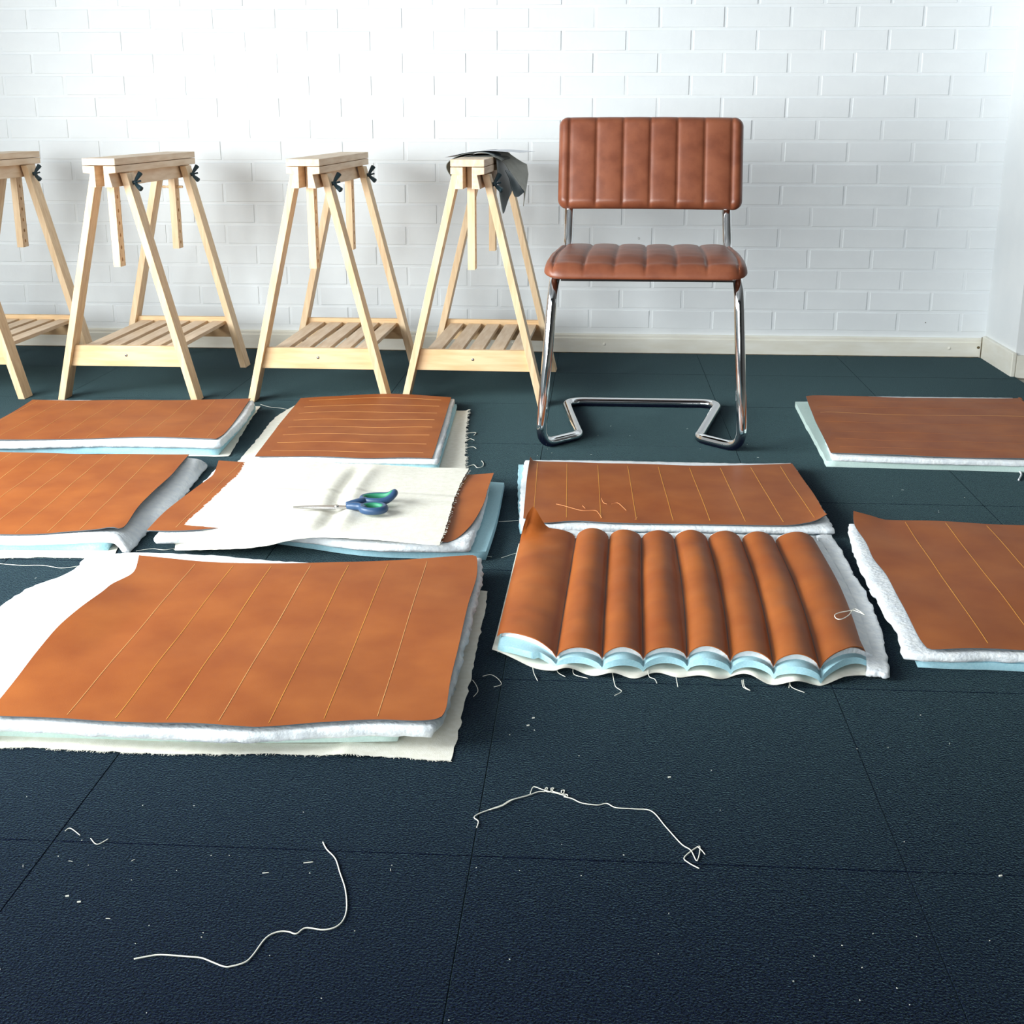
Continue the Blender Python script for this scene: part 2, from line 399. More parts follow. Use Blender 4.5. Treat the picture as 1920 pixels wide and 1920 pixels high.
def fringe(parent, pts, n, m, length=.006, r=.0003, seed=1, name='frayed_edge', out=Vector((0,-1,0)), zoff=.002):
    """short frayed yarn ends along an edge, one part"""
    rnd=random.Random(seed); parts=[]
    E=[p+Vector((0,0,zoff)) for p in resample(pts,400)]
    for k in range(n):
        t=rnd.randrange(0,400); p=E[t]
        d=(out+Vector((rnd.uniform(-.7,.7),rnd.uniform(-.7,.7),0))).normalized()*length*rnd.uniform(.3,1.2)
        parts.append(tube([p,p+d*.5+Vector((0,0,rnd.uniform(0,.0006))),p+d+Vector((0,0,rnd.uniform(-.0003,.001)))],r,4))
    return setp(mesh(name,*merge(*parts),m,parent),kind='stuff')

# --- far left stack (narrow panel with nine marked channels)
def W(x,y,dz=0): return ('w',x,y,dz)
pt=Patch([(61,750),(200,752),(340,751),(470,748)],[W(-1.605,3.116),(0,826),(135,824),(271,820),(405,824)],[(61,750),(0,786),W(-1.605,3.116)],[(470,748,.002),(444,785),(422,813,-.002),(405,824,-.004)],.044,amp=.003,seed=1)
st=sheet('leather_sheet',pt,.0014,M['leather'],under=M['leather_back'],label='tan leather panel with nine slanting marked lines, nearest the trestle feet at far left',cat='leather sheet',group='cut leather panels')
fr=[.0,.031,.146,.266,.388,.49,.607,.72,.842,.955]
for i,u in enumerate(fr[1:]): mark(st,pt,(u,.03),(u,.97),M['chalk_pale'])
sheet('wadding_sheet',Patch([(75,750),(300,751),(474,751)],[W(-1.6,3.125),(0,828),(200,824),(409,827)],[(75,750),W(-1.6,3.125)],[(474,751),(452,786),(409,827)],.042,amp=0,seed=2,jag=.002),.020,M['wadding'],soft=True,bulge=.006,fuzz=.0015,label='white wadding sheet in the stack nearest the far left trestle feet',cat='wadding',group='wadding sheets')
sheet('foam_sheet',Patch([W(-1.60,3.62),W(-.985,3.665)],[W(-1.59,3.12),(0,840,0),(200,838),(409,840)],[W(-1.6,3.62),W(-1.59,3.12)],[W(-.985,3.665),(462,780),(409,840)],.021,nu=24,nv=20),.018,M['foam'],bulge=.002,label='pale blue foam sheet in the stack nearest the far left trestle feet',cat='foam',group='foam sheets')
pc=Patch([W(-1.6,3.64),(300,757),(488,762,.0)],[W(-1.62,3.10),(150,851),(320,854),(418,856),(432,852)],[W(-1.6,3.64),W(-1.62,3.10)],[(488,762),(462,800),(432,852)],.002,nu=40,nv=30,amp=.0008,jag=.002)
cl=sheet('cotton_cloth',pc,.0008,M['canvas'],floorz=.0006,label='white cotton backing cloth peeking out under the far left stack',cat='cloth',group='backing cloths')

# --- second stack on the left, cut by the picture edge
pt=Patch([W(-1.60,3.01),(0,848),(170,852),(355,853)],[W(-1.57,2.36),(0,1003),(135,996),(190,991,.002),(208,988,.004),(223,992,.002)],[W(-1.60,3.01),W(-1.57,2.36)],[(355,853),(320,893),(265,945),(236,985),(223,992)],.039,amp=.003,seed=4)
st=sheet('leather_sheet',pt,.0014,M['leather'],under=M['leather_back'],label='tan leather panel with widely spaced pale lines, cut by left picture edge',cat='leather sheet',group='cut leather panels')
for k in range(8):
    ub=.868-.0945*k*1.0; mark(st,pt,(ub,.02),(ub-.0+.0,.985),M['chalk_pale'])
sheet('wadding_sheet',Patch([W(-1.58,3.0),(200,855),(352,858),(386,868,-.024)],[W(-1.56,2.37),(0,1006),(120,1004),(200,1001,0),(222,1008,-.006),(238,1031,-.026)],[W(-1.58,3.0),W(-1.56,2.37)],[(386,868,-.024),(309,961,-.026),(271,993,-.026),(238,1029,-.026)],.036,amp=0,seed=5,jag=.0015),.018,M['wadding'],soft=True,bulge=.005,fuzz=.0015,floorz=.003,label='white wadding sheet drooping over the right side of left edge stack',cat='wadding',group='wadding sheets')
sheet('foam_sheet',Patch([W(-1.57,2.98),W(-.99,3.0)],[W(-1.55,2.365),W(-.955,2.392)],[W(-1.57,2.98),W(-1.55,2.365)],[W(-.99,3.0),W(-.955,2.392)],.018,nu=20,nv=20),.016,M['foam'],bulge=.002,label='pale blue foam sheet under the leather cut by left edge',cat='foam',group='foam sheets')
pc=Patch([W(-1.6,2.95),(300,868)],[W(-1.6,2.31),(0,1046),(80,1044),(165,1046),(215,1040)],[W(-1.6,2.95),W(-1.6,2.31)],[(300,868),(215,1040)],.0018,nu=40,nv=24,jag=.002)
cl=sheet('cotton_cloth',pc,.0008,M['canvas'],floorz=.0006,label='white cloth strip with ragged front edge under left edge stack',cat='cloth',group='backing cloths')
fringe(cl,pc.F,160,M['canvas'],.007,seed=5)

# --- back centre stack, lines running across
pt=Patch([(564,748),(630,743,.002),(707,740,.004),(780,741,.004),(846,745,.002)],[(478,857),(581,856),(679,860),(760,859),(810,860)],[(564,748),(524,796),(478,857)],[(846,745),(830,799),(810,860)],.030,amp=.003,seed=7)
st=sheet('leather_sheet',pt,.0014,M['leather'],under=M['leather_back'],label='tan leather panel with eight lines running crosswise, behind the spread white cloth',cat='leather sheet',group='cut leather panels')
for k in range(8): v=.06+.123*k; mark(st,pt,(.07,v),(.94,v+.004),M['chalk_pale'],width=.0013)
sheet('wadding_sheet',Patch([(566,750),(707,743),(851,748)],[(484,861),(600,860),(740,862),(819,863)],[(566,750),(484,861)],[(851,748),(837,800),(819,863)],.028,amp=0,seed=8,jag=.0015),.011,M['wadding'],soft=True,bulge=.003,fuzz=.001,label='thin white wadding under the back centre leather panel',cat='wadding',group='wadding sheets')
sheet('foam_sheet',Patch([(570,758),(856,758)],[(489,868),(600,868),(700,869),(822,870)],[(570,758),(489,868)],[(856,758),(842,805),(822,870)],.017,nu=20,nv=20,amp=.0),.0142,M['foam'],bulge=.002,label='pale blue foam sheet of the back centre stack, behind the spread cloth',cat='foam',group='foam sheets')
pc=Patch([(555,759),(700,762),(857,770),(878,768,.006)],[(432,882),(600,890),(760,890),(872,885)],[(555,759),(516,783),(482,824),(432,882)],[(878,768,.006),(873,818,.001),(872,885)],.0015,nu=50,nv=50,amp=.0005,jag=.002)
cl=sheet('cotton_cloth',pc,.0008,M['canvas'],floorz=.0006,label='white cotton cloth under back centre stack, right edge frayed into threads',cat='cloth',group='backing cloths')
fringe(cl,pc.R,170,M['thread'],.007,seed=9,out=Vector((1,0,0)))
for q in ([(540,1275),(600,1268),(680,1265),(655,1300)],[(540,1390),(600,1350),(660,1370)],[(540,1475),(640,1460),(685,1485)],[(540,1745),(650,1710),(700,1750),(770,1735),(785,1690),(760,1655)],[(540,1620),(560,1600),(540,1640)],[(545,1140),(575,1120)]):
    thread_mesh('loose_thread',[P(800+x*.1354,640+y*.1354,.0016) for x,y in q],.0009,M['thread'],cl)

# --- centre stack under the spread cloth with the scissors
pt=Patch([(410,864),(560,874),(720,882),(860,890),(890,891,.002),(926,888,.012)],[(275,996),(335,996),(450,990),(560,993),(700,1003),(829,1017)],[(410,864),(401,888),(390,899),(352,926),(311,958),(275,996)],[(926,888,.012),(915,917,.010),(907,945,.006),(890,976,.003),(873,996),(856,1010,-.002),(839,1017,-.002),(829,1017,-.002)],.040,amp=.002,seed=11)
st=sheet('leather_sheet',pt,.0014,M['leather'],under=M['leather_back'],label='tan leather panel mostly hidden beneath the spread white cloth with scissors',cat='leather sheet',group='cut leather panels')
for u in (.085,.20,.32,.44,.56,.68,.80,.912): mark(st,pt,(u,.02),(u,.96),M['chalk_gold'] if u>.5 else M['chalk_pale'])
sheet('wadding_sheet',Patch([(415,868),(700,884),(915,896)],[(292,1004),(340,1003),(450,994),(560,1002),(700,1018),(878,1020)],[(415,868),(292,1006)],[(915,896),(905,950),(878,1020)],.037,amp=0,seed=12,jag=.0015),.017,M['wadding'],soft=True,bulge=.004,fuzz=.001,label='white wadding sheet just below the spread cloth with scissors',cat='wadding',group='wadding sheets')
sheet('foam_sheet',Patch([(470,875),(945,905)],[(430,992),(560,1010),(700,1028),(911,1034)],[(470,875),(430,992)],[(945,905),(931,973),(911,1034)],.019,nu=20,nv=20),.0175,M['foam'],bulge=.001,label='bright blue foam sheet jutting out right of the scissors stack',cat='foam',group='foam sheets')
pc=Patch([(462,869),(580,870),(693,875),(790,879),(879,883)],[(328,1035,-.040),(440,1034,-.032),(496,1027,-.020),(569,1014,-.006),(682,1015,-.002),(755,1021,-.002),(824,1028,-.003)],[(462,869),(447,893),(425,914),(379,958),(351,983,-.006),(336,1004,-.022),(328,1035,-.040)],[(879,883),(856,928),(842,973),(824,1028,-.003)],.0455,nu=70,nv=60,amp=.0025,freq=9,seed=13,jag=.0012)
def crease(u,v):
    d=(u-(.53-.02*math.sin(v*5)))*(.55); e=v-.40
    return -.008*math.exp(-(d/.018)**2)+.007*math.exp(-((d-.03)/.022)**2)+.003*math.exp(-((d+.03)/.03)**2)-.0015*math.exp(-(e/.02)**2)+.002*math.exp(-((e-.035)/.03)**2)
pc.K=13
pc.extra=lambda u,v: .004+crease(u,v)*min(1,v*6,(1-v)*6)
cl=sheet('cotton_cloth',pc,.0008,M['canvas'],floorz=.0006,label='creased white cotton cloth spread over the leather, scissors lying on it',cat='cloth',group='backing cloths')
fringe(cl,pc.R,150,M['canvas'],.005,seed=14,out=Vector((1,0,0)),zoff=.049); fringe(cl,pc.L,120,M['canvas'],.004,seed=15,out=Vector((-1,0,0)),zoff=.049)
CLOTH4=pc

# --- big front left stack
pt=Patch([(261,1046),(361,1054),(450,1058),(557,1060),(702,1054),(800,1050),(880,1047),(893,1049)],
 [W(-.822,1.578),(0,1347),(108,1351),(190,1357),(271,1361),(366,1363),(447,1368),(498,1368),(603,1358),(702,1353),(775,1356),(813,1354),(828,1348,.001)],
 [(261,1046),(255,1068,.004),(244,1080,.007),(211,1097,.010),(190,1115,.011),(149,1146,.011),(108,1181,.009),(70,1225,.006),(35,1271,.003),(0,1315),W(-.822,1.578)],
 [(893,1049),(895,1060),(893,1087,.001),(877,1140,.003),(860,1216,.003),(845,1277,.002),(837,1330,.001),(828,1348,.001)],.038,nu=64,nv=64,amp=.004,freq=5,seed=17)
pt.extra=lambda u,v: -.004*math.exp(-((u-.14)/.07)**2-((v-.55)/.16)**2)+.002
st=sheet('leather_sheet',pt,.0014,M['leather'],under=M['leather_back'],label='large tan leather panel with seven marked lines, top of biggest front left stack',cat='leather sheet',group='cut leather panels')
B=[361,434,506,578,648,721,793]; Fx=[111,206,302,400,493,593,691]
wid0=(P(261,1046,.038),P(893,1049,.038)); wid1=(Vector((-.822,1.578,0)),P(820,1352,.038))
for b,f in zip(B,Fx):
    ub=(P(b,1060,.038).x-wid0[0].x)/(wid0[1].x-wid0[0].x); uf=(P(f,1360,.038).x-wid1[0].x)/(wid1[1].x-wid1[0].x)
    mark(st,pt,(ub,.03),(uf,.985),M['chalk_gold'] if b in (434,506,648,721) else M['chalk_pale'],n=40)
sheet('wadding_sheet',Patch([(165,1043,-.006),(260,1036),(406,1042),(520,1052),(640,1056),(777,1049),(899,1046)],[W(-.93,1.545,-.010),(0,1351),(200,1361),(440,1372),(600,1363),(740,1360),(806,1362)],[(165,1043,-.006),(130,1073,-.010),(60,1100,-.012),(27,1119,-.012),(0,1140,-.012),W(-.98,1.85,-.014),W(-.93,1.545,-.010)],[(899,1046),(896,1090),(868,1200),(835,1310),(806,1362)],.034,nu=60,nv=60,amp=0,seed=18,jag=.0022),.0168,M['wadding'],soft=True,bulge=.005,fuzz=.002,floorz=.003,label='fluffy white wadding spreading out left of the biggest front leather panel',cat='wadding',group='wadding sheets')
sheet('foam_sheet',Patch([W(-.83,2.24),W(-.235,2.26)],[W(-.84,1.592,-.0005),W(-.5,1.592,0),W(-.26,1.605,.003)],[W(-.83,2.24),W(-.84,1.592,-.0005)],[W(-.235,2.26),W(-.245,1.605,.003)],.0135,nu=24,nv=24),.011,M['foam_green'],bulge=.001,label='pale green foam sheet in the biggest front left stack',cat='foam',group='foam sheets')
pc=Patch([W(-.90,2.2),W(-.5,2.25),(860,1105),(914,1109)],[W(-.92,1.50),(0,1403),(135,1406),(271,1412),(385,1414),(500,1413),(615,1416),(640,1413,.004),(732,1419),(845,1427)],[W(-.90,2.2),W(-.92,1.50)],[(914,1109),(904,1172),(882,1274),(853,1402),(845,1427)],.0016,nu=80,nv=50,amp=.001,seed=19,jag=.0018)
cl=sheet('cotton_cloth',pc,.0008,M['canvas'],floorz=.0006,label='white cotton cloth with fuzzy front edge under biggest front left stack',cat='cloth',group='backing cloths')
fringe(cl,pc.F,420,M['canvas'],.006,seed=20)

# --- right middle stack with the boldest lines
pt=Patch([(994,857,.016),(1004,865,.005),(1077,867),(1161,870),(1300,873),(1420,872),(1485,870)],[(981,972,.002),(1015,981),(1077,978),(1161,982),(1300,983),(1461,986),(1510,981,.002),(1532,975,.006),(1551,964,.012)],[(994,857,.016),(988,896,.006),(984,938),(981,972,.002)],[(1485,870),(1521,920),(1544,958,.006),(1551,964,.012)],.026,amp=.002,seed=21)
st=sheet('leather_sheet',pt,.0014,M['leather'],under=M['leather_back'],label='tan leather panel with nine bold gold lines, directly in front of the chair',cat='leather sheet',group='cut leather panels')
B=[1013,1068,1125,1180,1236,1293,1349,1405,1461]; Fx=[1005,1068,1131,1195,1261,1327,1390,1458,1521]
for b,f in zip(B,Fx):
    xb0,xb1=P(994,870,.026).x,P(1485,870,.026).x; xf0,xf1=P(981,978,.026).x,P(1551,978,.026).x
    mark(st,pt,((P(b,874,.026).x-xb0)/(xb1-xb0),.05),((P(f,978,.026).x-xf0)/(xf1-xf0),.95),M['chalk_gold'],width=.0017)
LEATHER6=pt
sheet('wadding_sheet',Patch([(987,863),(1077,863),(1200,865),(1400,869),(1482,868)],[(980,988),(1100,986),(1300,989),(1461,991),(1562,992)],[(987,863),(979,920),(980,988)],[(1482,868),(1525,930),(1562,992)],.023,amp=0,seed=22,jag=.002),.012,M['wadding'],soft=True,bulge=.004,fuzz=.0015,label='white wadding sheet under the bold lined panel before the chair',cat='wadding',group='wadding sheets')
sheet('foam_sheet',Patch([(972,871),(1200,872),(1476,874)],[(975,992),(1200,996),(1400,998),(1560,998)],[(972,871),(972,924),(975,992)],[(1476,874),(1560,998)],.011,nu=30,nv=30,jag=.0015),.0105,M['foam'],bulge=.001,label='thin pale blue foam under the bold lined panel before the chair',cat='foam',group='foam sheets')
for q in ([(1043,945),(1060,949),(1090,957),(1115,957),(1122,962),(1128,971)],[(1128,934),(1131,942),(1138,945)],[(1147,945),(1158,943),(1167,950),(1174,957)],[(1092,948),(1097,953)],[(1191,974),(1196,969)]):
    n=[P(x,y,.031) for x,y in q]
    thread_mesh('tan_thread',n,.0006,M['thread_tan'],label=None)
TT=[o for o in bpy.data.objects if o.name.startswith('tan_thread')]
for o,l in zip(TT,('longest tan thread scrap lying on bold lined leather panel','short kinked tan thread scrap on a gold line of the panel','curved tan thread scrap right of the kinked one on the panel','tiny straight tan thread scrap beside the longest one','tan thread scrap at the front edge of bold lined panel')): setp(o,l,'thread','tan thread scraps')

# --- right back stack, lines running across, foam jutting out left
pt=Patch([(1511,744,.004),(1546,742),(1700,746),(1898,748),(1909,746)],[(1558,849),(1725,856),(1920,861),W(1.213,3.118)],[(1511,744,.004),(1525,782),(1538,809),(1558,849)],[(1909,746),(1920,757),W(1.213,3.118)],.031,amp=.003,seed=23)
st=sheet('leather_sheet',pt,.0014,M['leather'],under=M['leather_back'],label='tan leather panel with faint crosswise lines, nearest the room corner at right',cat='leather sheet',group='cut leather panels')
for v in (.10,.22,.34,.50,.66,.78,.90): mark(st,pt,(.05,v),(.97,v),M['chalk_faint'] if v!=.34 else M['chalk_pale'],width=.0013)
sheet('wadding_sheet',Patch([(1520,742),(1700,744),(1898,746)],[(1562,855),(1725,861),W(1.20,3.12)],[(1520,742),(1562,855)],[(1898,746),W(1.20,3.12)],.028,amp=0,seed=24,jag=.0015),.0122,M['wadding'],soft=True,bulge=.002,fuzz=.001,label='white wadding sheet in the stack nearest the room corner',cat='wadding',group='wadding sheets')
sheet('foam_sheet',Patch([(1491,753),(1890,752)],[(1550,864),(1725,869),(1920,875),W(1.19,3.08)],[(1491,753),(1508,787),(1528,822),(1550,864)],[(1890,752),W(1.19,3.08)],.0155,nu=24,nv=24,jag=.001),.015,M['foam_green'],label='pale green foam sheet jutting left from the stack nearest the corner',cat='foam',group='foam sheets')
thread_mesh('wadding_tuft',[P(1912,884,.004),P(1915,890,.003),P(1910,900,.002)],.0022,M['wadding'],label='small white tuft hanging in front of the stack nearest the corner',cat='tuft')

# --- right front stack, cut by the picture edge
pt=Patch([(1600,960,.016),(1642,972,.006),(1665,978,.001),(1784,981),(1907,986),W(1.165,2.57)],[(1738,1217),(1755,1220),(1920,1220),W(1.15,1.90)],[(1600,960,.016),(1602,985,.008),(1623,1020,.004),(1637,1049,.004),(1662,1078,.003),(1681,1117,.003),(1700,1152,.002),(1723,1198),(1738,1217)],[W(1.165,2.57),W(1.15,1.90)],.030,amp=.004,seed=25)
st=sheet('leather_sheet',pt,.0014,M['leather'],under=M['leather_back'],label='tan leather panel with wavy left edge, cut by right picture edge',cat='leather sheet',group='cut leather panels')
for k in range(6):
    u=.168+.128*k; mark(st,pt,(u,.02),(u+.005,.97),M['chalk_gold'] if k<3 else M['chalk_pale'],width=.0015)
sheet('wadding_sheet',Patch([(1594,982),(1650,983),(1784,984),W(1.16,2.57)],[(1698,1222),(1735,1226),(1800,1228),(1920,1229),W(1.145,1.885)],[(1594,982),(1603,1023),(1625,1075),(1645,1110),(1664,1145),(1687,1180),(1698,1222)],[W(1.16,2.57),W(1.145,1.885)],.026,amp=0,seed=26,jag=.0012),.013,M['wadding'],soft=True,bulge=.004,fuzz=.002,label='white wadding bulging out along the wavy right front leather panel',cat='wadding',group='wadding sheets')
sheet('foam_sheet',Patch([W(.56,2.55),W(1.15,2.55)],[(1722,1238),(1800,1242),(1920,1246),W(1.14,1.875)],[W(.56,2.55),(1680,1140),(1722,1238)],[W(1.15,2.55),W(1.14,1.875)],.0125,nu=24,nv=24),.012,M['foam'],bulge=.001,label='pale blue foam sheet under the wavy right front panel',cat='foam',group='foam sheets')
thread_mesh('wadding_tuft',[P(1668,1120,.016),P(1652,1122,.014),P(1638,1117,.012),P(1632,1107,.010)],.0026,M['wadding'],label='white wadding tuft sticking out beside the wavy right front panel',cat='tuft')

# --- the sewn channelled panel in front of the chair
q=empty('quilted_panel',P(1280,1130,0),'channelled tan leather panel already sewn, with wavy foam and cloth edge','quilted panel')
SB=[990,1080,1142,1203,1264,1327,1390,1453,1529]; SBy=[1004,1008,1009,1010,1011,1013,1014,1016,1017]
SF=[932,1043,1129,1206,1288,1369,1450,1537,1622]; SFy=[1192,1232,1234,1235,1233,1239,1249,1254,1228]
zs=.020
sb=[P(x,y,zs) for x,y in zip(SB,SBy)]; sf=[P(x,y,zs) for x,y in zip(SF,SFy)]
sb[0]=P(978,1003,zs)
def quilt(u,v,lay,ext=0,amp=1.0):
    """u 0..8 across channels, v 0..1 back to front; lay = drop below the leather; ext = overhang at the front edge (m)"""
    k=min(int(u),7); t=u-k
    a=sb[k].lerp(sb[k+1],t); b=sf[k].lerp(sf[k+1],t)
    p=a.lerp(b,v)
    bow=.010*math.sin(math.pi*v)*(1 if k>3 else -.2)  # channels bow a little
    p.x += bow*(u/8)
    arch=(abs(math.sin(math.pi*t)))**.55
    A=.0205*(1+.25*wob(k*3.1,v*4,1.7))
    if k==0: A*=.85
    p.z = zs+ (A*arch*amp) - lay + .0022*wob(p.x*22,p.y*22,k*.7)*arch
    pull=.004*math.exp(-((v-.5)/.08)**2)
    p.y -= ext
    return p
def quilt_layer(name, lay0, lay1, m, u0, u1, v0, v1, extf, amp_top, amp_bot, nper=14, nv=44, xe=(0,0), under=None):
    nu=8*nper; T=[];Bm=[]
    for j in range(nv+1):
        v=v0+(v1-v0)*j/nv
        for i in range(nu+1):
            u=8*i/nu
            e=extf(u) if j==nv else 0
            p=quilt(u,v,lay0,e if callable(extf) else 0,amp_top); r=quilt(u,v,lay1,e,amp_bot)
            if i==0: p.x-=xe[0]; r.x-=xe[0]
            if i==nu: p.x+=xe[1]; r.x+=xe[1]
            T.append(p);Bm.append(Vector((p.x,p.y,min(r.z,p.z-.0008))))
    V=T+Bm; n=len(T); Fc=[]; idx=lambda j,i:j*(nu+1)+i
    for j in range(nv):
        for i in range(nu):
            Fc.append((idx(j,i),idx(j+1,i),idx(j+1,i+1),idx(j,i+1))); Fc.append((n+idx(j,i),n+idx(j,i+1),n+idx(j+1,i+1),n+idx(j+1,i)))
    ring=[(j,0) for j in range(nv)]+[(nv,i) for i in range(nu)]+[(j,nu) for j in range(nv,0,-1)]+[(0,i) for i in range(nu,0,-1)]
    s=len(V); V+= [T[idx(*r)] for r in ring]+[Bm[idx(*r)] for r in ring]; N=len(ring)
    for k in range(N): Fc.append((s+k,s+N+k,s+N+(k+1)%N,s+(k+1)%N))
    for vv in V:
        if vv.z<.0006: vv.z=.0006+.0002*random.random()
    return V,Fc
V,Fc=quilt_layer('leather',0,.0016,M['leather'],0,8,0,1,lambda u:0,1,1)
# lift the back left corner into a curled flap and dent the front corners
for p in V:
    du=(p-sb[0]); d=math.hypot(du.x,du.y*1.3)
    if d<.06: e_=1-d/.06; p.z+= .030*e_*e_*(3-2*e_); p.x+=.012*e_*e_
    dv=(p-sf[8]); d=math.hypot(dv.x,dv.y)
    if d<.05: p.z+= .003*(1-d/.05)
lq=mesh('leather_top',V,Fc,M['leather'],q,True); fix_normals(lq)
for k in range(1,8):
    pts=[quilt(k+.0,j/30,-.0004) for j in range(31)]
    thread_mesh('seam',pts,.0007,M['leather_back'],q,sub=1)
V,Fc=quilt_layer('wadding',.0030,.012,M['wadding'],0,8,-.02,.99,lambda u:-.004,.95,.75,xe=(-.006,.014))
fix_normals(mesh('wadding_layer',V,Fc,M['wadding'],q,True))
V,Fc=quilt_layer('foam',.009,.017,M['foam'],0,8,0.0,1.0,lambda u:.013+.006*math.sin(u*2.9+1)+(.012 if u<.7 else 0),.78,.62,xe=(-.003,.008))
fix_normals(mesh('foam_layer',V,Fc,M['foam'],q,True))
def wv(u): return .0065*(1+math.sin(u*math.pi*1.9+.8))*(.6+.4*math.sin(u*1.3))
nu=150; nv=20; V=[];Fc=[]
for j in range(nv+1):
    for i in range(nu+1):
        u=8*i/nu; v=j/nv; p=quilt(u,v,0); e=max(0,(v-.8)/.2)
        p.y -= (.028+.006*math.sin(u*3.3)+.004*math.sin(u*7.1))*e
        p.z = .0016+e*e*wv(u)
        p.x += (.030+.006*math.sin(v*17))*max(0,(u-7.5)/.5)-.006*max(0,(.4-u)/.4)
        V.append(p)
n=len(V); V+=[Vector((p.x,p.y,p.z-.0009)) for p in V]
for j in range(nv):
    for i in range(nu):
        a=j*(nu+1)+i; Fc.append((a,a+nu+1,a+nu+2,a+1)); Fc.append((n+a,n+a+1,n+a+nu+2,n+a+nu+1))
for i in range(nu): a=nv*(nu+1)+i; Fc.append((a,n+a,n+a+1,a+1))
for j in range(nv): a=j*(nu+1)+nu; Fc.append((a,a+nu+1,n+a+nu+1,n+a))
fix_normals(mesh('backing_cloth',V,Fc,M['canvas'],q,True))
# soft wadding lip sticking out at the back and on the right
wp=Patch([(1529,1007),(1558,1004)],[(1628,1258),(1664,1262)],[(1529,1007),(1580,1085),(1612,1180),(1628,1258)],[(1558,1004),(1574,1030),(1600,1081),(1616,1101),(1642,1159),(1655,1211),(1664,1262)],.012,nu=10,nv=40,amp=.004,freq=25,seed=31,jag=.002)
sheet('wadding_lip',wp,.010,M['wadding'],q,soft=True,bulge=.003,fuzz=.0015)
wp=Patch([(985,1000),(1100,998),(1250,1001),(1400,1004),(1530,1006)],[(985,1008),(1250,1014),(1530,1020)],[(985,1000),(985,1008)],[(1530,1006),(1530,1020)],.020,nu=60,nv=6,amp=.004,freq=18,seed=32,jag=.001)
sheet('wadding_lip',wp,.017,M['wadding'],q,soft=True,bulge=.002,fuzz=.001)
for s in ([(1430,2),(1455,55)],[(960,1530),(975,1590),(1015,1622),(968,1650)],[(590,1495),(640,1525)],[(1385,1565),(1390,1592)],[(1200,1525),(1235,1540),(1250,1568)],[(430,1500),(455,1552)],[(1835,1590),(1870,1615)],[(700,1510),(790,1535)]):
    if s[0][1]<100: continue
    s=[(s[0][0]-8,s[0][1]-45)]+s; thread_mesh('loose_thread',[P(880+x*.28125,840+y*.28125,.003 if k else .006) for k,(x,y) in enumerate(s)],.0006,M['thread'],q)
for s in ([(520,1060),(555,1110),(555,1145)],[(570,1140),(645,1172)],[(290,1140),(330,1160)],[(1108,990),(1115,1020)]):
    s=[(s[0][0]-8,s[0][1]-40)]+s; thread_mesh('loose_thread',[P(1300+x*.3229,920+y*.3229,.003 if k else .006) for k,(x,y) in enumerate(s)],.0006,M['thread'],q)
s=[(995,720),(960,705),(925,695),(890,700),(850,708),(822,722),(830,742),(860,746),(900,725),(925,695),(945,688),(985,712)]
thread_mesh('thread_loop',[P(1300+x*.3229,920+y*.3229,.0435) for x,y in s],.0008,M['thread'],label='looped white thread lying on right end of the channelled panel',cat='thread')

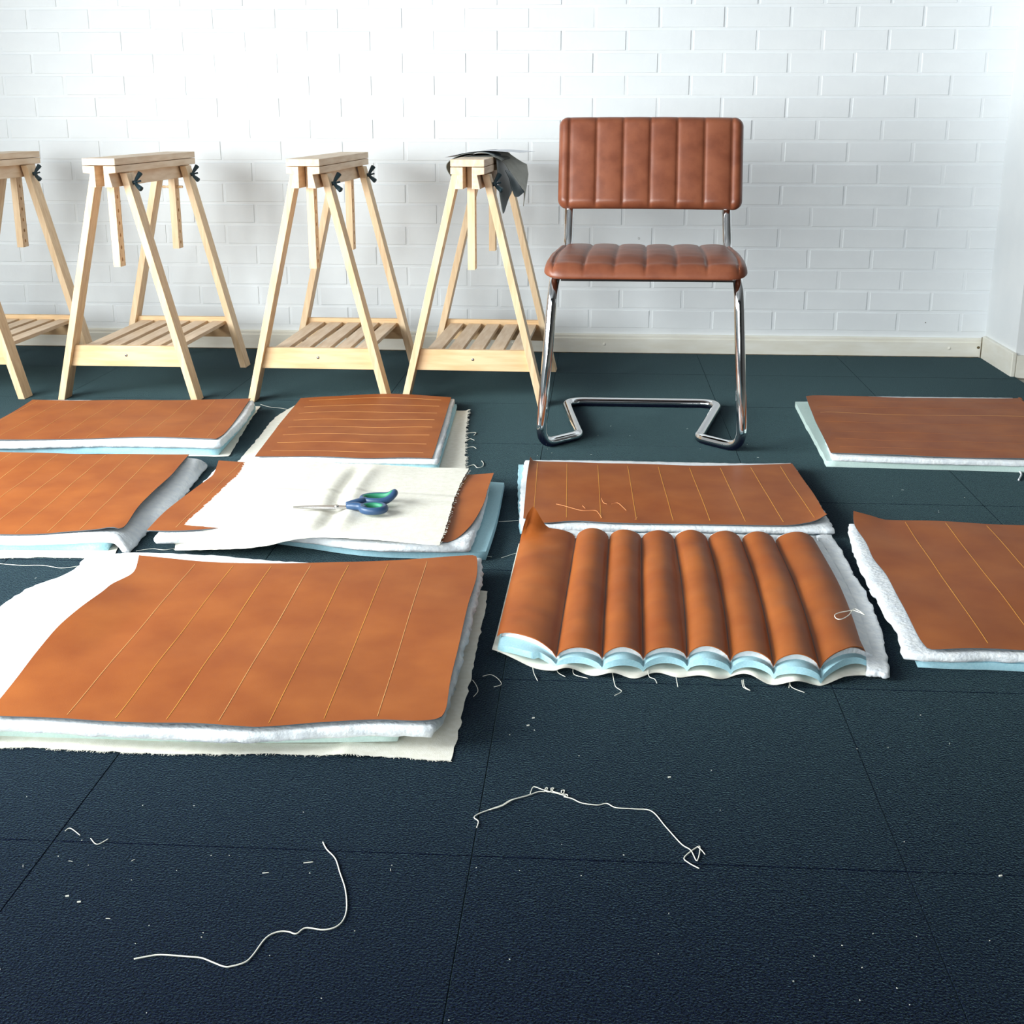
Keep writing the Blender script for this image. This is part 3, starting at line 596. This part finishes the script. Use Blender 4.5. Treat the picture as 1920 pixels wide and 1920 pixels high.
# ------------------------------------------------------------------ trestles
def make_trestle():
    t=empty('trestle',(0,0,0))
    LEN=.76; L0,L1=.07,.13; R0,R1=.63,.69
    soften(mesh('top_board',*box(-.0475,.0475,0,LEN,.6915,.711),M['beech_h'],t),.0015)
    for s in (-1,1):
        prof=[(.0125,.690),(.0475,.690),(.0475,.671),(.0275,.669),(.0355,.631),(.0125,.631)]
        prof=[(s*x,z) for x,z in prof]
        if s<0: prof=prof[::-1]
        soften(fix_normals(mesh('rail',*prism(prof,'y',0,LEN),M['beech_h'],t)),.0012)
    for (y0,y1) in ((L0,L1),(R0,R1)):
        for s in (-1,1):
            poly=[(s*.033,.668),(s*.0535,.668),(s*.2165,0),(s*.196,0)]
            soften(fix_normals(mesh('leg',*prism(poly,'y',y0,y1),M['beech'],t)),.0012)
    for (y0,y1,zt,ys) in ((.09,.108,.164,1),(.652,.670,.170,-1)):
        f=lambda z:.196-.244*z
        poly=[(-f(zt),zt),(f(zt),zt),(f(.102),.102),(-f(.102),.102)]
        sx=fix_normals(mesh('stretcher',*prism(poly,'y',y0,y1),M['beech_x'],t)); soften(sx,.001)
        if ys>0:
            V=[];Fc=[]
            for (r,y) in ((.0042,.0905),(.0042,.0888),(.002,.0884)):
                for k in range(10): V.append((.0+r*math.cos(k*.6283),y,.136+r*math.sin(k*.6283)))
            for rr in range(2):
                for k in range(10): Fc.append((rr*10+k,rr*10+(k+1)%10,rr*10+10+(k+1)%10,rr*10+10+k))
            Fc.append(tuple(range(20,30))); fix_normals(mesh('screw',V,Fc,M['steel'],sx,True))
    for k in range(5):
        x=-.122+.062*k; soften(mesh('slat',*box(x-.0215,x+.0215,.108,.652,.145,.157),M['beech_h'],t),.001)
    def post(y0,y1):
        # a bar with five drilled holes going through it sideways
        V=[];Fc=[]; zb,zt=.400,.690; hw=.0105; holes=[.60,.56,.525,.49,.455,.42]; cell=.017
        def quad(a): Fc.append(a)
        yc=(y0+y1)/2
        bands=[]; z=zb
        for h in sorted(holes): bands += [(z,h-cell,None),(h-cell,h+cell,h)]; z=h+cell
        bands.append((z,zt,None))
        for sx in (-hw,hw):
            for (a,b,h) in bands:
                if b-a<1e-4: continue
                k=len(V)
                if h is None:
                    V += [(sx,y0,a),(sx,y1,a),(sx,y1,b),(sx,y0,b)]; Fc.append((k,k+1,k+2,k+3))
                else:
                    n=16; hy=(y1-y0)/2
                    for i in range(n):
                        an=2*math.pi*i/n; c,s=math.cos(an),math.sin(an); m_=max(abs(c)/hy,abs(s)/cell)
                        V.append((sx,yc+c/m_,h+s/m_))
                    for i in range(n):
                        an=2*math.pi*i/n; V.append((sx,yc+.0058*math.cos(an),h+.0058*math.sin(an)))
                    for i in range(n): Fc.append((k+i,k+(i+1)%n,k+n+(i+1)%n,k+n+i))
        for h in holes:
            k=len(V); n=16
            for sx in (-hw,hw):
                for i in range(n): V.append((sx,yc+.0058*math.cos(2*math.pi*i/n),h+.0058*math.sin(2*math.pi*i/n)))
            for i in range(n): Fc.append((k+i,k+(i+1)%n,k+n+(i+1)%n,k+n+i))
        k=len(V); V += [(-hw,y0,zb),(hw,y0,zb),(hw,y0,zt),(-hw,y0,zt),(-hw,y1,zb),(hw,y1,zb),(hw,y1,zt),(-hw,y1,zt)]
        Fc += [(k,k+1,k+2,k+3),(k+4,k+5,k+6,k+7),(k,k+1,k+5,k+4),(k+3,k+2,k+6,k+7)]
        o=mesh('post',V,Fc,M['beech'],t); return o
    post(.078,.122); post(.638,.682)
    for yc in (.10,.66):
        # wing nut on the outer face of the right leg
        hub=[]
        nx,nz=.976,.218  # outward from the sloping rail
        c=Vector((.0610,yc,.640)); ax=Vector((nx,0,nz)); up=Vector((-nz,0,nx)); sd=Vector((0,1,0))
        parts=[tube([c-ax*.004,c+ax*.006,c+ax*.012],lambda s:.0065-.002*s,10)]
        parts.append(tube([c,c+ax*.024],.0028,8))
        for s in (-1,1):
            dirv=(up*.75+sd*.55)*s
            pts=[c+ax*.006+dirv*.003, c+ax*.012+dirv*.014, c+ax*.019+dirv*.024, c+ax*.023+dirv*.030]
            v,f=tube(catmull(pts,4),lambda s_:.0036+.0058*s_*(1.35-s_*.6),8); parts.append((v,f))
        mesh('wing_nut',*merge(*parts),M['wing'],t,True)
        # bolt head on the left leg
        mesh('bolt_head',*tube([(-.052,yc,.645),(-.060,yc,.643)],.006,10),M['wing'],t)
    return t
def copy_tree(o, parent=None):
    c=o.copy(); COL.objects.link(c); c.parent=parent
    for ch in list(o.children): copy_tree(ch,c)
    return c
tr=make_trestle()
labels=['beech trestle half cut off by the left picture edge','beech trestle second from the left, a wooden peg in its rear post','beech trestle third from left, standing behind the crosswise lined stack','beech trestle nearest the chair, draped with dark leather scraps']
TP=[(-1.945,3.72,0),(-1.409,3.72,0),(-.826,3.72,0),(-.364,3.72,0)]
TT=[]
for i,(lb,l) in enumerate(zip(labels,TP)):
    t=tr if i==0 else copy_tree(tr)
    t.location=l; t.rotation_euler.z=math.radians((0,0,-.6,-1.6)[i]); setp(t,lb,'trestle','beech trestles along the wall'); TT.append(t)
def peg(t, y, z):
    prof=[(-.040,.0026),(-.036,.0046),(-.030,.0046),(-.027,.0032),(-.020,.0042),(-.012,.0046),(.02,.0044),(.030,.004)]
    V=[];Fc=[]
    for x,r in prof:
        for k in range(10): V.append((x,y+r*math.cos(k*.6283),z+r*math.sin(k*.6283)))
    for j in range(len(prof)-1):
        for k in range(10): Fc.append((j*10+k,j*10+(k+1)%10,j*10+10+(k+1)%10,j*10+10+k))
    Fc += [tuple(range(10)),tuple(range(70,80))]
    me=bpy.data.meshes.new('peg'); me.from_pydata(V,[],Fc); me.materials.append(M['beech']); o=bpy.data.objects.new('peg',me); COL.objects.link(o); o.parent=t; fix_normals(o)
peg(TT[1],.66,.600)

# ------------------------------------------------------------------ scraps draped over the trestle by the chair
def drape(name, rows, thick, m, label, cat, under=None, group=None, sub=6):
    """rows: list of polylines (world points, same count) -> smooth thin sheet"""
    R=[catmull(r,sub) for r in rows]; C=list(zip(*R)); C=[catmull(c,4) for c in C]
    nI=len(C); nJ=len(C[0]); V=[];N=[]
    for i in range(nI): V+=[Vector(p) for p in C[i]]
    idx=lambda i,j:i*nJ+j
    for i in range(nI):
        for j in range(nJ):
            a=C[min(i+1,nI-1)][j]-C[max(i-1,0)][j]; b=C[i][min(j+1,nJ-1)]-C[i][max(j-1,0)]
            n=a.cross(b); N.append(n.normalized() if n.length>1e-9 else Vector((0,0,1)))
    n=len(V); V+=[v-N[k]*thick for k,v in enumerate(V)]
    Fc=[]
    for i in range(nI-1):
        for j in range(nJ-1): Fc.append((idx(i,j),idx(i+1,j),idx(i+1,j+1),idx(i,j+1)))
    k0=len(Fc)
    for i in range(nI-1):
        for j in range(nJ-1): Fc.append((n+idx(i,j),n+idx(i,j+1),n+idx(i+1,j+1),n+idx(i+1,j)))
    ring=[(i,0) for i in range(nI-1)]+[(nI-1,j) for j in range(nJ-1)]+[(i,nJ-1) for i in range(nI-1,0,-1)]+[(0,j) for j in range(nJ-1,0,-1)]
    for k in range(len(ring)):
        a,b=idx(*ring[k]),idx(*ring[(k+1)%len(ring)]); Fc.append((a,b,n+b,n+a))
    c=sum(V,Vector())/len(V)
    o=mesh(name,V,Fc,m,None,True,(c.x,c.y,min(v.z for v in V)))
    if under:
        o.data.materials.append(under); mi=[0]*len(o.data.polygons)
        for k in range(k0,len(mi)): mi[k]=1
        o.data.polygons.foreach_set('material_index',mi)
    setp(o,label,cat,group); return o
def c3(x,y,Y): return P(830+x/9.6,270+y/9.6,Y=Y)
# dark piece: wraps the left side, over the top and hangs to a point on the right
fr=[(235,650),(150,590),(62,430),(110,310),(310,195),(520,160),(700,150),(880,190),(960,270)]
r0=[c3(x,y,3.97) for x,y in fr]+[c3(985,480,3.97),c3(1010,760,3.97),c3(1060,1100,3.98),c3(1090,1250,3.99)]
r1=[p+Vector((.012,.12,.0)) for p in r0[:9]]+[c3(1060,400,4.07),c3(1130,640,4.07),c3(1150,900,4.05),c3(1115,1220,4.01)]
r2=[p+Vector((.016,.25,0)) for p in r0[:9]]+[c3(1120,380,4.17),c3(1230,600,4.17),c3(1235,760,4.12),c3(1180,1010,4.06)]
r3=[p+Vector((.02,.36,0)) for p in r0[:9]]+[c3(1150,360,4.26),c3(1280,560,4.26),c3(1290,660,4.2),c3(1240,880,4.12)]
drape('leather_scrap',[r0,r1,r2,r3],.0016,M['scrap'],'dark green leather scrap draped over the trestle, hanging to a point','leather scrap',M['scrap_back'],'leather scraps on the trestle')
# folded inner layer seen as a pale edge over the board
fi=[(215,380),(190,330),(240,275),(400,215),(560,200),(760,180),(900,200),(1000,260),(1060,300)]
r0=[c3(x,y,3.955) for x,y in fi]; r1=[p+Vector((.01,.13,.002)) for p in r0]; r2=[p+Vector((.02,.26,.002)) for p in r0]
for r in (r0,r1,r2):
    for k,p in enumerate(r):
        if 3<=k<=6: p.z=max(p.z-.006,.7135)
        elif k==2: p.z-=.004
drape('leather_scrap',[r0,r1,r2],.0014,M['scrap_back'],'pale grey leather strip folded between trestle top and dark scrap','leather scrap',None,'leather scraps on the trestle')
# stiff grey piece sticking out to the right with a jagged outline
g0=[c3(880,165,4.02),c3(1010,240,4.02),c3(1130,360,4.03),c3(1240,540,4.04),c3(1360,720,4.05),c3(1440,790,4.05),c3(1480,860,4.05)]
g1=[c3(960,150,4.10),c3(1090,205,4.10),c3(1200,300,4.10),c3(1320,440,4.10),c3(1430,600,4.10),c3(1485,740,4.10),c3(1470,960,4.09)]
g2=[c3(1040,140,4.20),c3(1190,160,4.20),c3(1335,262,4.19),c3(1430,320,4.18),c3(1518,365,4.17),c3(1545,545,4.15),c3(1460,1120,4.12)]
drape('leather_scrap',[g0,g1,g2],.0018,M['suede_light'],'stiff grey leather scrap with jagged edge sticking out right of the trestle','leather scrap',M['suede_light'],'leather scraps on the trestle',sub=1)
g0=[c3(1130,470,3.99),c3(1200,620,4.0),c3(1235,770,4.0),c3(1300,940,4.0)]
g1=[c3(1180,480,4.02),c3(1290,640,4.02),c3(1340,800,4.02),c3(1365,950,4.02)]
g2=[c3(1230,500,4.05),c3(1340,680,4.05),c3(1420,790,4.05),c3(1475,860,4.05)]
drape('leather_scrap',[g0,g1,g2],.0016,M['scrap'],'small dark leather flap below the stiff grey scrap beside the chair','leather scrap',None,'leather scraps on the trestle')
# thin paper sheet balanced on top
p0=[c3(x,y,4.02) for x,y in ((20,240),(200,200),(450,150),(800,118),(1150,140),(1385,156))]
p1=[p+Vector((.02,.18,-.002)) for p in p0]
p2=[p+Vector((.03,.34,-.004)) for p in p0]
drape('paper_sheet',[p0,p1,p2],.0005,M['paper'],'thin white paper sheet lying on top of the leather scraps','paper')

# ------------------------------------------------------------------ the chair
CH=Vector((.125,3.53,0))
ch=empty('cantilever_chair',CH,'cantilever chair with channelled tan leather seat and back on chrome tube','chair')
R=.0132
half=[(-.079,3.905,.80),(-.081,3.795,.56),(-.083,3.758,.452),(-.107,3.305,.436),(-.138,3.272,R),(-.038,3.386,R),(-.086,3.812,R)]
rhalf=[(.368,3.812,R),(.276,3.376,R),(.380,3.266,R),(.353,3.300,.436),(.367,3.758,.452),(.362,3.795,.56),(.362,3.905,.80)]
path=fillet(half+rhalf,[0,.06,.05,.075,.055,.030,.065,.065,.030,.055,.075,.05,.06,0],10)
mesh('frame',*tube(path,R,18),M['chrome'],ch,True)
def pad(name, w, h, t_edge, t_mid, rc, seams, to_world, m, groove=.005, gw=.006, nx=130, ny=60, r_edge=.022, front_round=None, back_f=.9):
    """padded slab: local a (width), b (height), c (thickness, + is the visible face)"""
    def samp(n):
        return [.5-.5*math.cos(math.pi*i/n)*(1) for i in range(n+1)]
    xs_=[]
    for i in range(nx+1): xs_.append(i/nx)
    A=[(-w/2+w*(x if .06<x<.94 else x)) for x in xs_]; Bv=[-h/2+h*y for y in samp(ny)]
    # finer spacing at the sides
    A=sorted(set([round(a,5) for a in A]+[round(s*(w/2-r_edge*(1-math.cos(k*math.pi/16))),5) for s in (-1,1) for k in range(9)]))
    nx2=len(A)-1
    def corner(a,b):
        ax,bx=abs(a),abs(b); ca,cb=w/2-rc,h/2-rc
        if ax>ca and bx>cb:
            # square corner -> round corner
            u,v=(ax-ca)/rc,(bx-cb)/rc; mx=max(u,v); ln=math.hypot(u,v)
            if ln>1e-9: u,v=u*mx/ln,v*mx/ln
            return math.copysign(ca+u*rc,a),math.copysign(cb+v*rc,b),rc*(1-mx)
        return a,b,min(w/2-ax,h/2-bx)
    V=[];Fc=[]
    for side in (1,-1):
        for b in Bv:
            for a in A:
                aa,bb,d=corner(a,b)
                e=min(max(d/r_edge,0),1); prof=math.sqrt(max(0,1-(1-e)**2))
                if side>0:
                    c=t_edge*prof
                    nd=min(abs(aa-s) for s in seams)
                    lo=max([s for s in seams if s<=aa],default=-w/2); hi=min([s for s in seams if s>aa],default=w/2)
                    tt=(aa-lo)/max(hi-lo,1e-6); puff=(abs(math.sin(math.pi*tt)))**.4
                    if abs(aa)>seams[-1]: puff=1-math.exp(-nd/.006)
                    c += prof*(t_mid*puff - groove*math.exp(-(nd/gw)**2)*.5)
                    c += .0012*wob(aa*18,bb*18,3)*prof
                else: c=-t_edge*back_f*prof
                V.append(to_world(aa,bb,c))
    n=(nx2+1)*(ny+1); idx=lambda j,i:j*(nx2+1)+i
    for j in range(ny):
        for i in range(nx2):
            Fc.append((idx(j,i),idx(j,i+1),idx(j+1,i+1),idx(j+1,i))); Fc.append((n+idx(j,i),n+idx(j+1,i),n+idx(j+1,i+1),n+idx(j,i+1)))
    o=mesh(name,V,Fc,m,ch,True)
    bm=bmesh.new(); bm.from_mesh(o.data); bmesh.ops.remove_doubles(bm,verts=bm.verts,dist=.00005); bmesh.ops.recalc_face_normals(bm,faces=bm.faces); bm.to_mesh(o.data); bm.free()
    for p in o.data.polygons: p.use_smooth=True
    return o
# backrest: leaning back
bc=Vector((.1445,3.815,.700)); tilt=math.radians(-17)
ex=Vector((math.cos(-.03),math.sin(-.03),0)); ez=Vector((0,math.sin(-tilt),math.cos(-tilt))); en=ex.cross(ez)
bseams=[-.226,-.151,-.0755,0.0,.0755,.151,.226]
def bw(a,b,c): return bc+ex*a+ez*b+en*(c-.10*a*a)
back=pad('backrest',.517,.258,.020,.0065,.026,bseams,bw,M['chair_leather'],groove=.004,gw=.004)
# seat: waterfall front
scn=Vector((.128,3.495,.458))
sseams=[-.229,-.153,-.0765,0,.0765,.153,.229]
def sw(a,b,c):
    f=max(0,(-b-.10)/.125)   # towards the front edge the pad bends down
    taper=1-.045*max(0,b/.225)
    return Vector((scn.x+a*taper+.035*b, scn.y+b, scn.z+c-.015*f*f))
seat=pad('seat',.508,.45,.0235,.0060,.05,sseams,sw,M['chair_leather'],r_edge=.026,groove=.004,gw=.004,back_f=.45)
mesh('seat_base',*box(-.09,.345,3.32,3.68,.428,.440),M['dark_base'],ch)
def stitch(par,seams,fn,b0,b1,c):
    for s in seams:
        pts=[fn(s+.0022,b0+(b1-b0)*k/40,c(b0+(b1-b0)*k/40)) for k in range(41)]
        parts=[tube([pts[k].lerp(pts[k+1],.1),pts[k].lerp(pts[k+1],.85)],.0007,5) for k in range(40)]
        mesh('stitching',*merge(*parts),M['stitch'],par)
stitch(back,bseams,bw,-.118,.118,lambda b:.0176)
stitch(seat,sseams,sw,-.212,.20,lambda b:.0208*math.sqrt(max(.05,1-(1-min((.225-abs(b))/.026,1))**2)))

# ------------------------------------------------------------------ scissors on the cloth
def ground(px,py):
    return P(px,py,.052)
tip=P(549,954,.058); piv=P(631,950,.060); hnd=P(738,952,.060)
ax=(hnd-tip); ax.z=0; ax.normalize(); sd=Vector((-ax.y,ax.x,0))
sc=empty('scissors',Vector((piv.x,piv.y,.0545)),'scissors with blue and green plastic handles lying on the white cloth','scissors')
LB=(piv-tip).length
def loc(x,y,z): return piv+ax*x+sd*y+Vector((0,0,z))
def plate(poly,z0,z1): 
    n=len(poly); V=[loc(x,y,z1) for x,y in poly]+[loc(x,y,z0) for x,y in poly]
    return V,[tuple(range(n)),tuple(range(2*n-1,n-1,-1))]+[(i,n+i,n+(i+1)%n,(i+1)%n) for i in range(n)]
for s,z in ((1,.0),(-1,-.0022)):
    poly=[(-LB,0),(-LB*.6,s*.0065),(-LB*.2,s*.0095),(0,s*.010),(.028,-s*.008+s*.012),(.030,-s*.006),(0,-s*.006),(-LB*.5,-s*.0015)]
    fix_normals(mesh('blade',*plate(poly,z-.001,z+.001),M['steel'],sc))
mesh('pivot_screw',*tube([loc(0,0,-.003),loc(0,0,.0035)],lambda s:.0042,12),M['steel'],sc)
def handle(center, rx, ry, neck, lift, zc):
    """a finger loop: ring swept round an ellipse, thick and flattened, joined to a neck"""
    n=40; V=[];Fc=[]; seg=12
    cx,cy=center
    for i in range(n):
        a=2*math.pi*i/n; px_,py_=math.cos(a),math.sin(a)
        x=cx+rx*px_; y=cy+ry*py_; zz=zc+lift*max(0,px_)**3
        wv_=.0056+.0018*max(0,px_)
        for k in range(seg):
            b=2*math.pi*k/seg; V.append(loc(x+px_*wv_*math.cos(b), y+py_*wv_*math.cos(b), zz+.0078*math.sin(b)))
    for i in range(n):
        for k in range(seg): Fc.append((i*seg+k,i*seg+(k+1)%seg,((i+1)%n)*seg+(k+1)%seg,((i+1)%n)*seg+k))
    nk=tube(catmull([loc(*p) for p in neck],6),lambda s:.0062+.0025*math.sin(s*math.pi),10)
    v,f=nk; v=[Vector((p.x,p.y,zc+piv.z+(p.z-zc-piv.z)*1.0)) for p in v]
    h=mesh('handle',*merge((V,Fc),(v,f)),M['blue_grip'],sc,True); fix_normals(h)
    V=[];Fc=[]
    for i in range(n):
        a=2*math.pi*i/n; px_,py_=math.cos(a),math.sin(a); zz=zc+lift*max(0,px_)**3
        wv_=.0056+.0018*max(0,px_)
        for (ins,z) in ((.35,.0068),(.95,.0050),(1.12,0),(.95,-.005),(.35,-.0068)):
            V.append(loc(cx+(rx-wv_*ins)*px_, cy+(ry-wv_*ins)*py_, zz+z))
    for i in range(n):
        for k in range(4): Fc.append((i*5+k,i*5+k+1,((i+1)%n)*5+k+1,((i+1)%n)*5+k))
    g=mesh('grip_lining',V,Fc,M['green_grip'],h,True); g['label']='green inner lining of finger loop'
    m=g.modifiers.new('t','SOLIDIFY'); m.thickness=.0006; m.offset=0
handle((.077,-.022),.024,.022,[(.022,-.003,.002),(.035,-.006,.003),(.050,-.012,.003),(.062,-.030,.003)],.0,.003)
handle((.082,.040),.034,.022,[(.020,.003,.003),(.036,.010,.004),(.050,.020,.005),(.058,.030,.006)],.013,.005)

# ------------------------------------------------------------------ loose threads and lint on the carpet
def px_thread(x0,y0,s,pts,z=.0012): return [P(x0+x*s,y0+y*s,z) for x,y in pts]
A=[(175,885),(240,872),(330,858),(430,862),(530,870),(610,878),(680,905),(750,932),(800,932),(890,905),(940,860),(1010,765),(1060,725),(1120,707),(1170,710),(1220,722),(1280,685),(1390,697),(1470,680),(1520,635),(1543,560),(1535,440),(1500,330),(1470,240),(1415,180),(1390,133)]
thread_mesh('thread',px_thread(200,1540,.2917,A),.0008,M['thread'],label='long S-curved white thread on the carpet at lower left',group='threads on the carpet')
Bt=[(185,520),(195,480),(168,455),(200,430),(280,400),(350,375),(400,345),(510,315),(580,290),(625,288),(640,268),(630,265),(625,285),(660,290),(664,268),(680,268),(672,285),(725,300),(730,283),(747,280),(745,298),(735,305),(765,308),(768,322),(745,322),(760,325),(800,335),(860,362),(960,375),(1020,365),(1080,392),(1200,400),(1310,415),(1400,515),(1500,625),(1560,665),(1595,730),(1610,715),(1620,655),(1605,643),(1520,710),(1545,745),(1615,783)]
tb=thread_mesh('thread',px_thread(840,1400,.2917,Bt),.0007,M['thread'],label='knotted white thread arching over the carpet at lower centre',group='threads on the carpet')
thread_mesh('second_strand',px_thread(840,1400,.2917,[(270,405),(350,380),(420,340),(520,310),(530,295),(545,262),(565,260),(620,280),(700,300),(760,318)],.0018),.0006,M['thread'],tb)
thread_mesh('second_strand',px_thread(840,1400,.2917,[(1605,643),(1630,665),(1652,692)],.0018),.0006,M['thread'],tb)
for pts,lb in (([(0,1057),(40,1060),(80,1060),(115,1065),(150,1061)],'thin white thread on carpet between the two front left stacks'),
    ([(255,1033),(285,1029),(310,1031),(335,1026)],'short white thread at the front corner of drooping wadding'),
    ([(488,758),(505,763),(525,765),(540,768)],'short white thread bridging the two far left rear stacks'),
    ([(905,1268),(920,1265),(933,1272),(940,1283),(926,1288)],'thin curled thread beside the big front left stack'),
    ([(886,1275),(893,1285),(896,1296),(888,1306)],'faint thread curl touching the big front left cloth edge'),
    ([(935,978),(955,977),(972,976)],'straight white thread right of the blue foam'),
    ([(940,1046),(955,1041),(968,1037)],'white thread left of the channelled panel curled corner'),
    ([(903,1040),(914,1043),(922,1044)],'tiny white thread at the front of blue foam'),
    ([(122,1558),(132,1553),(150,1566)],'fine lint thread by the carpet joint at left'),
    ([(170,1572),(182,1583),(203,1573)],'fine wavy lint thread near lower left carpet joint'),
    ([(569,1618),(587,1616)],'tiny straight thread left of the S-curved one'),
    ([(492,1637),(504,1636)],'tiny white thread further left of the S-curved one')):
    thread_mesh('thread',[P(x,y,.0012) for x,y in pts],.00055,M['thread'],label=lb,group='threads on the carpet')
# lint specks, uncountable
parts=[]; rnd=random.Random(3)
for k in range(330):
    x=rnd.uniform(-1.3,1.2); y=rnd.uniform(.95,3.6) if rnd.random()<.75 else rnd.uniform(.95,1.7)
    if any(a0<x<a1 and b0<y<b1 for a0,a1,b0,b1 in ((-1.7,-.9,2.25,3.75),(-.95,-.15,1.45,3.8),(-.2,.58,1.78,3.1),(.5,1.3,1.8,2.7),(.5,1.3,3.0,3.9))): continue
    a=rnd.uniform(0,6.28); l=rnd.choice((.0004,.0005,.0006,.0008,.0025)) ; d=Vector((math.cos(a),math.sin(a),0))*l; c=Vector((x,y,.0007))
    parts.append(tube([c-d,c+Vector((0,0,.0003)),c+d],.0003 if l>.002 else .00045,4))
for (x,y) in ((126,1680),(148,1691),(1876,1642),(990,1360),(1000,1346),(1255,1457)):
    c=P(x,y,.001); parts.append(tube([c-Vector((.0018,.0006,0)),c+Vector((.0018,.0006,0))],.0010,5))
setp(mesh('carpet_lint',*merge(*parts),M['thread']),'tiny white lint specks scattered over the dark carpet','lint',kind='stuff')
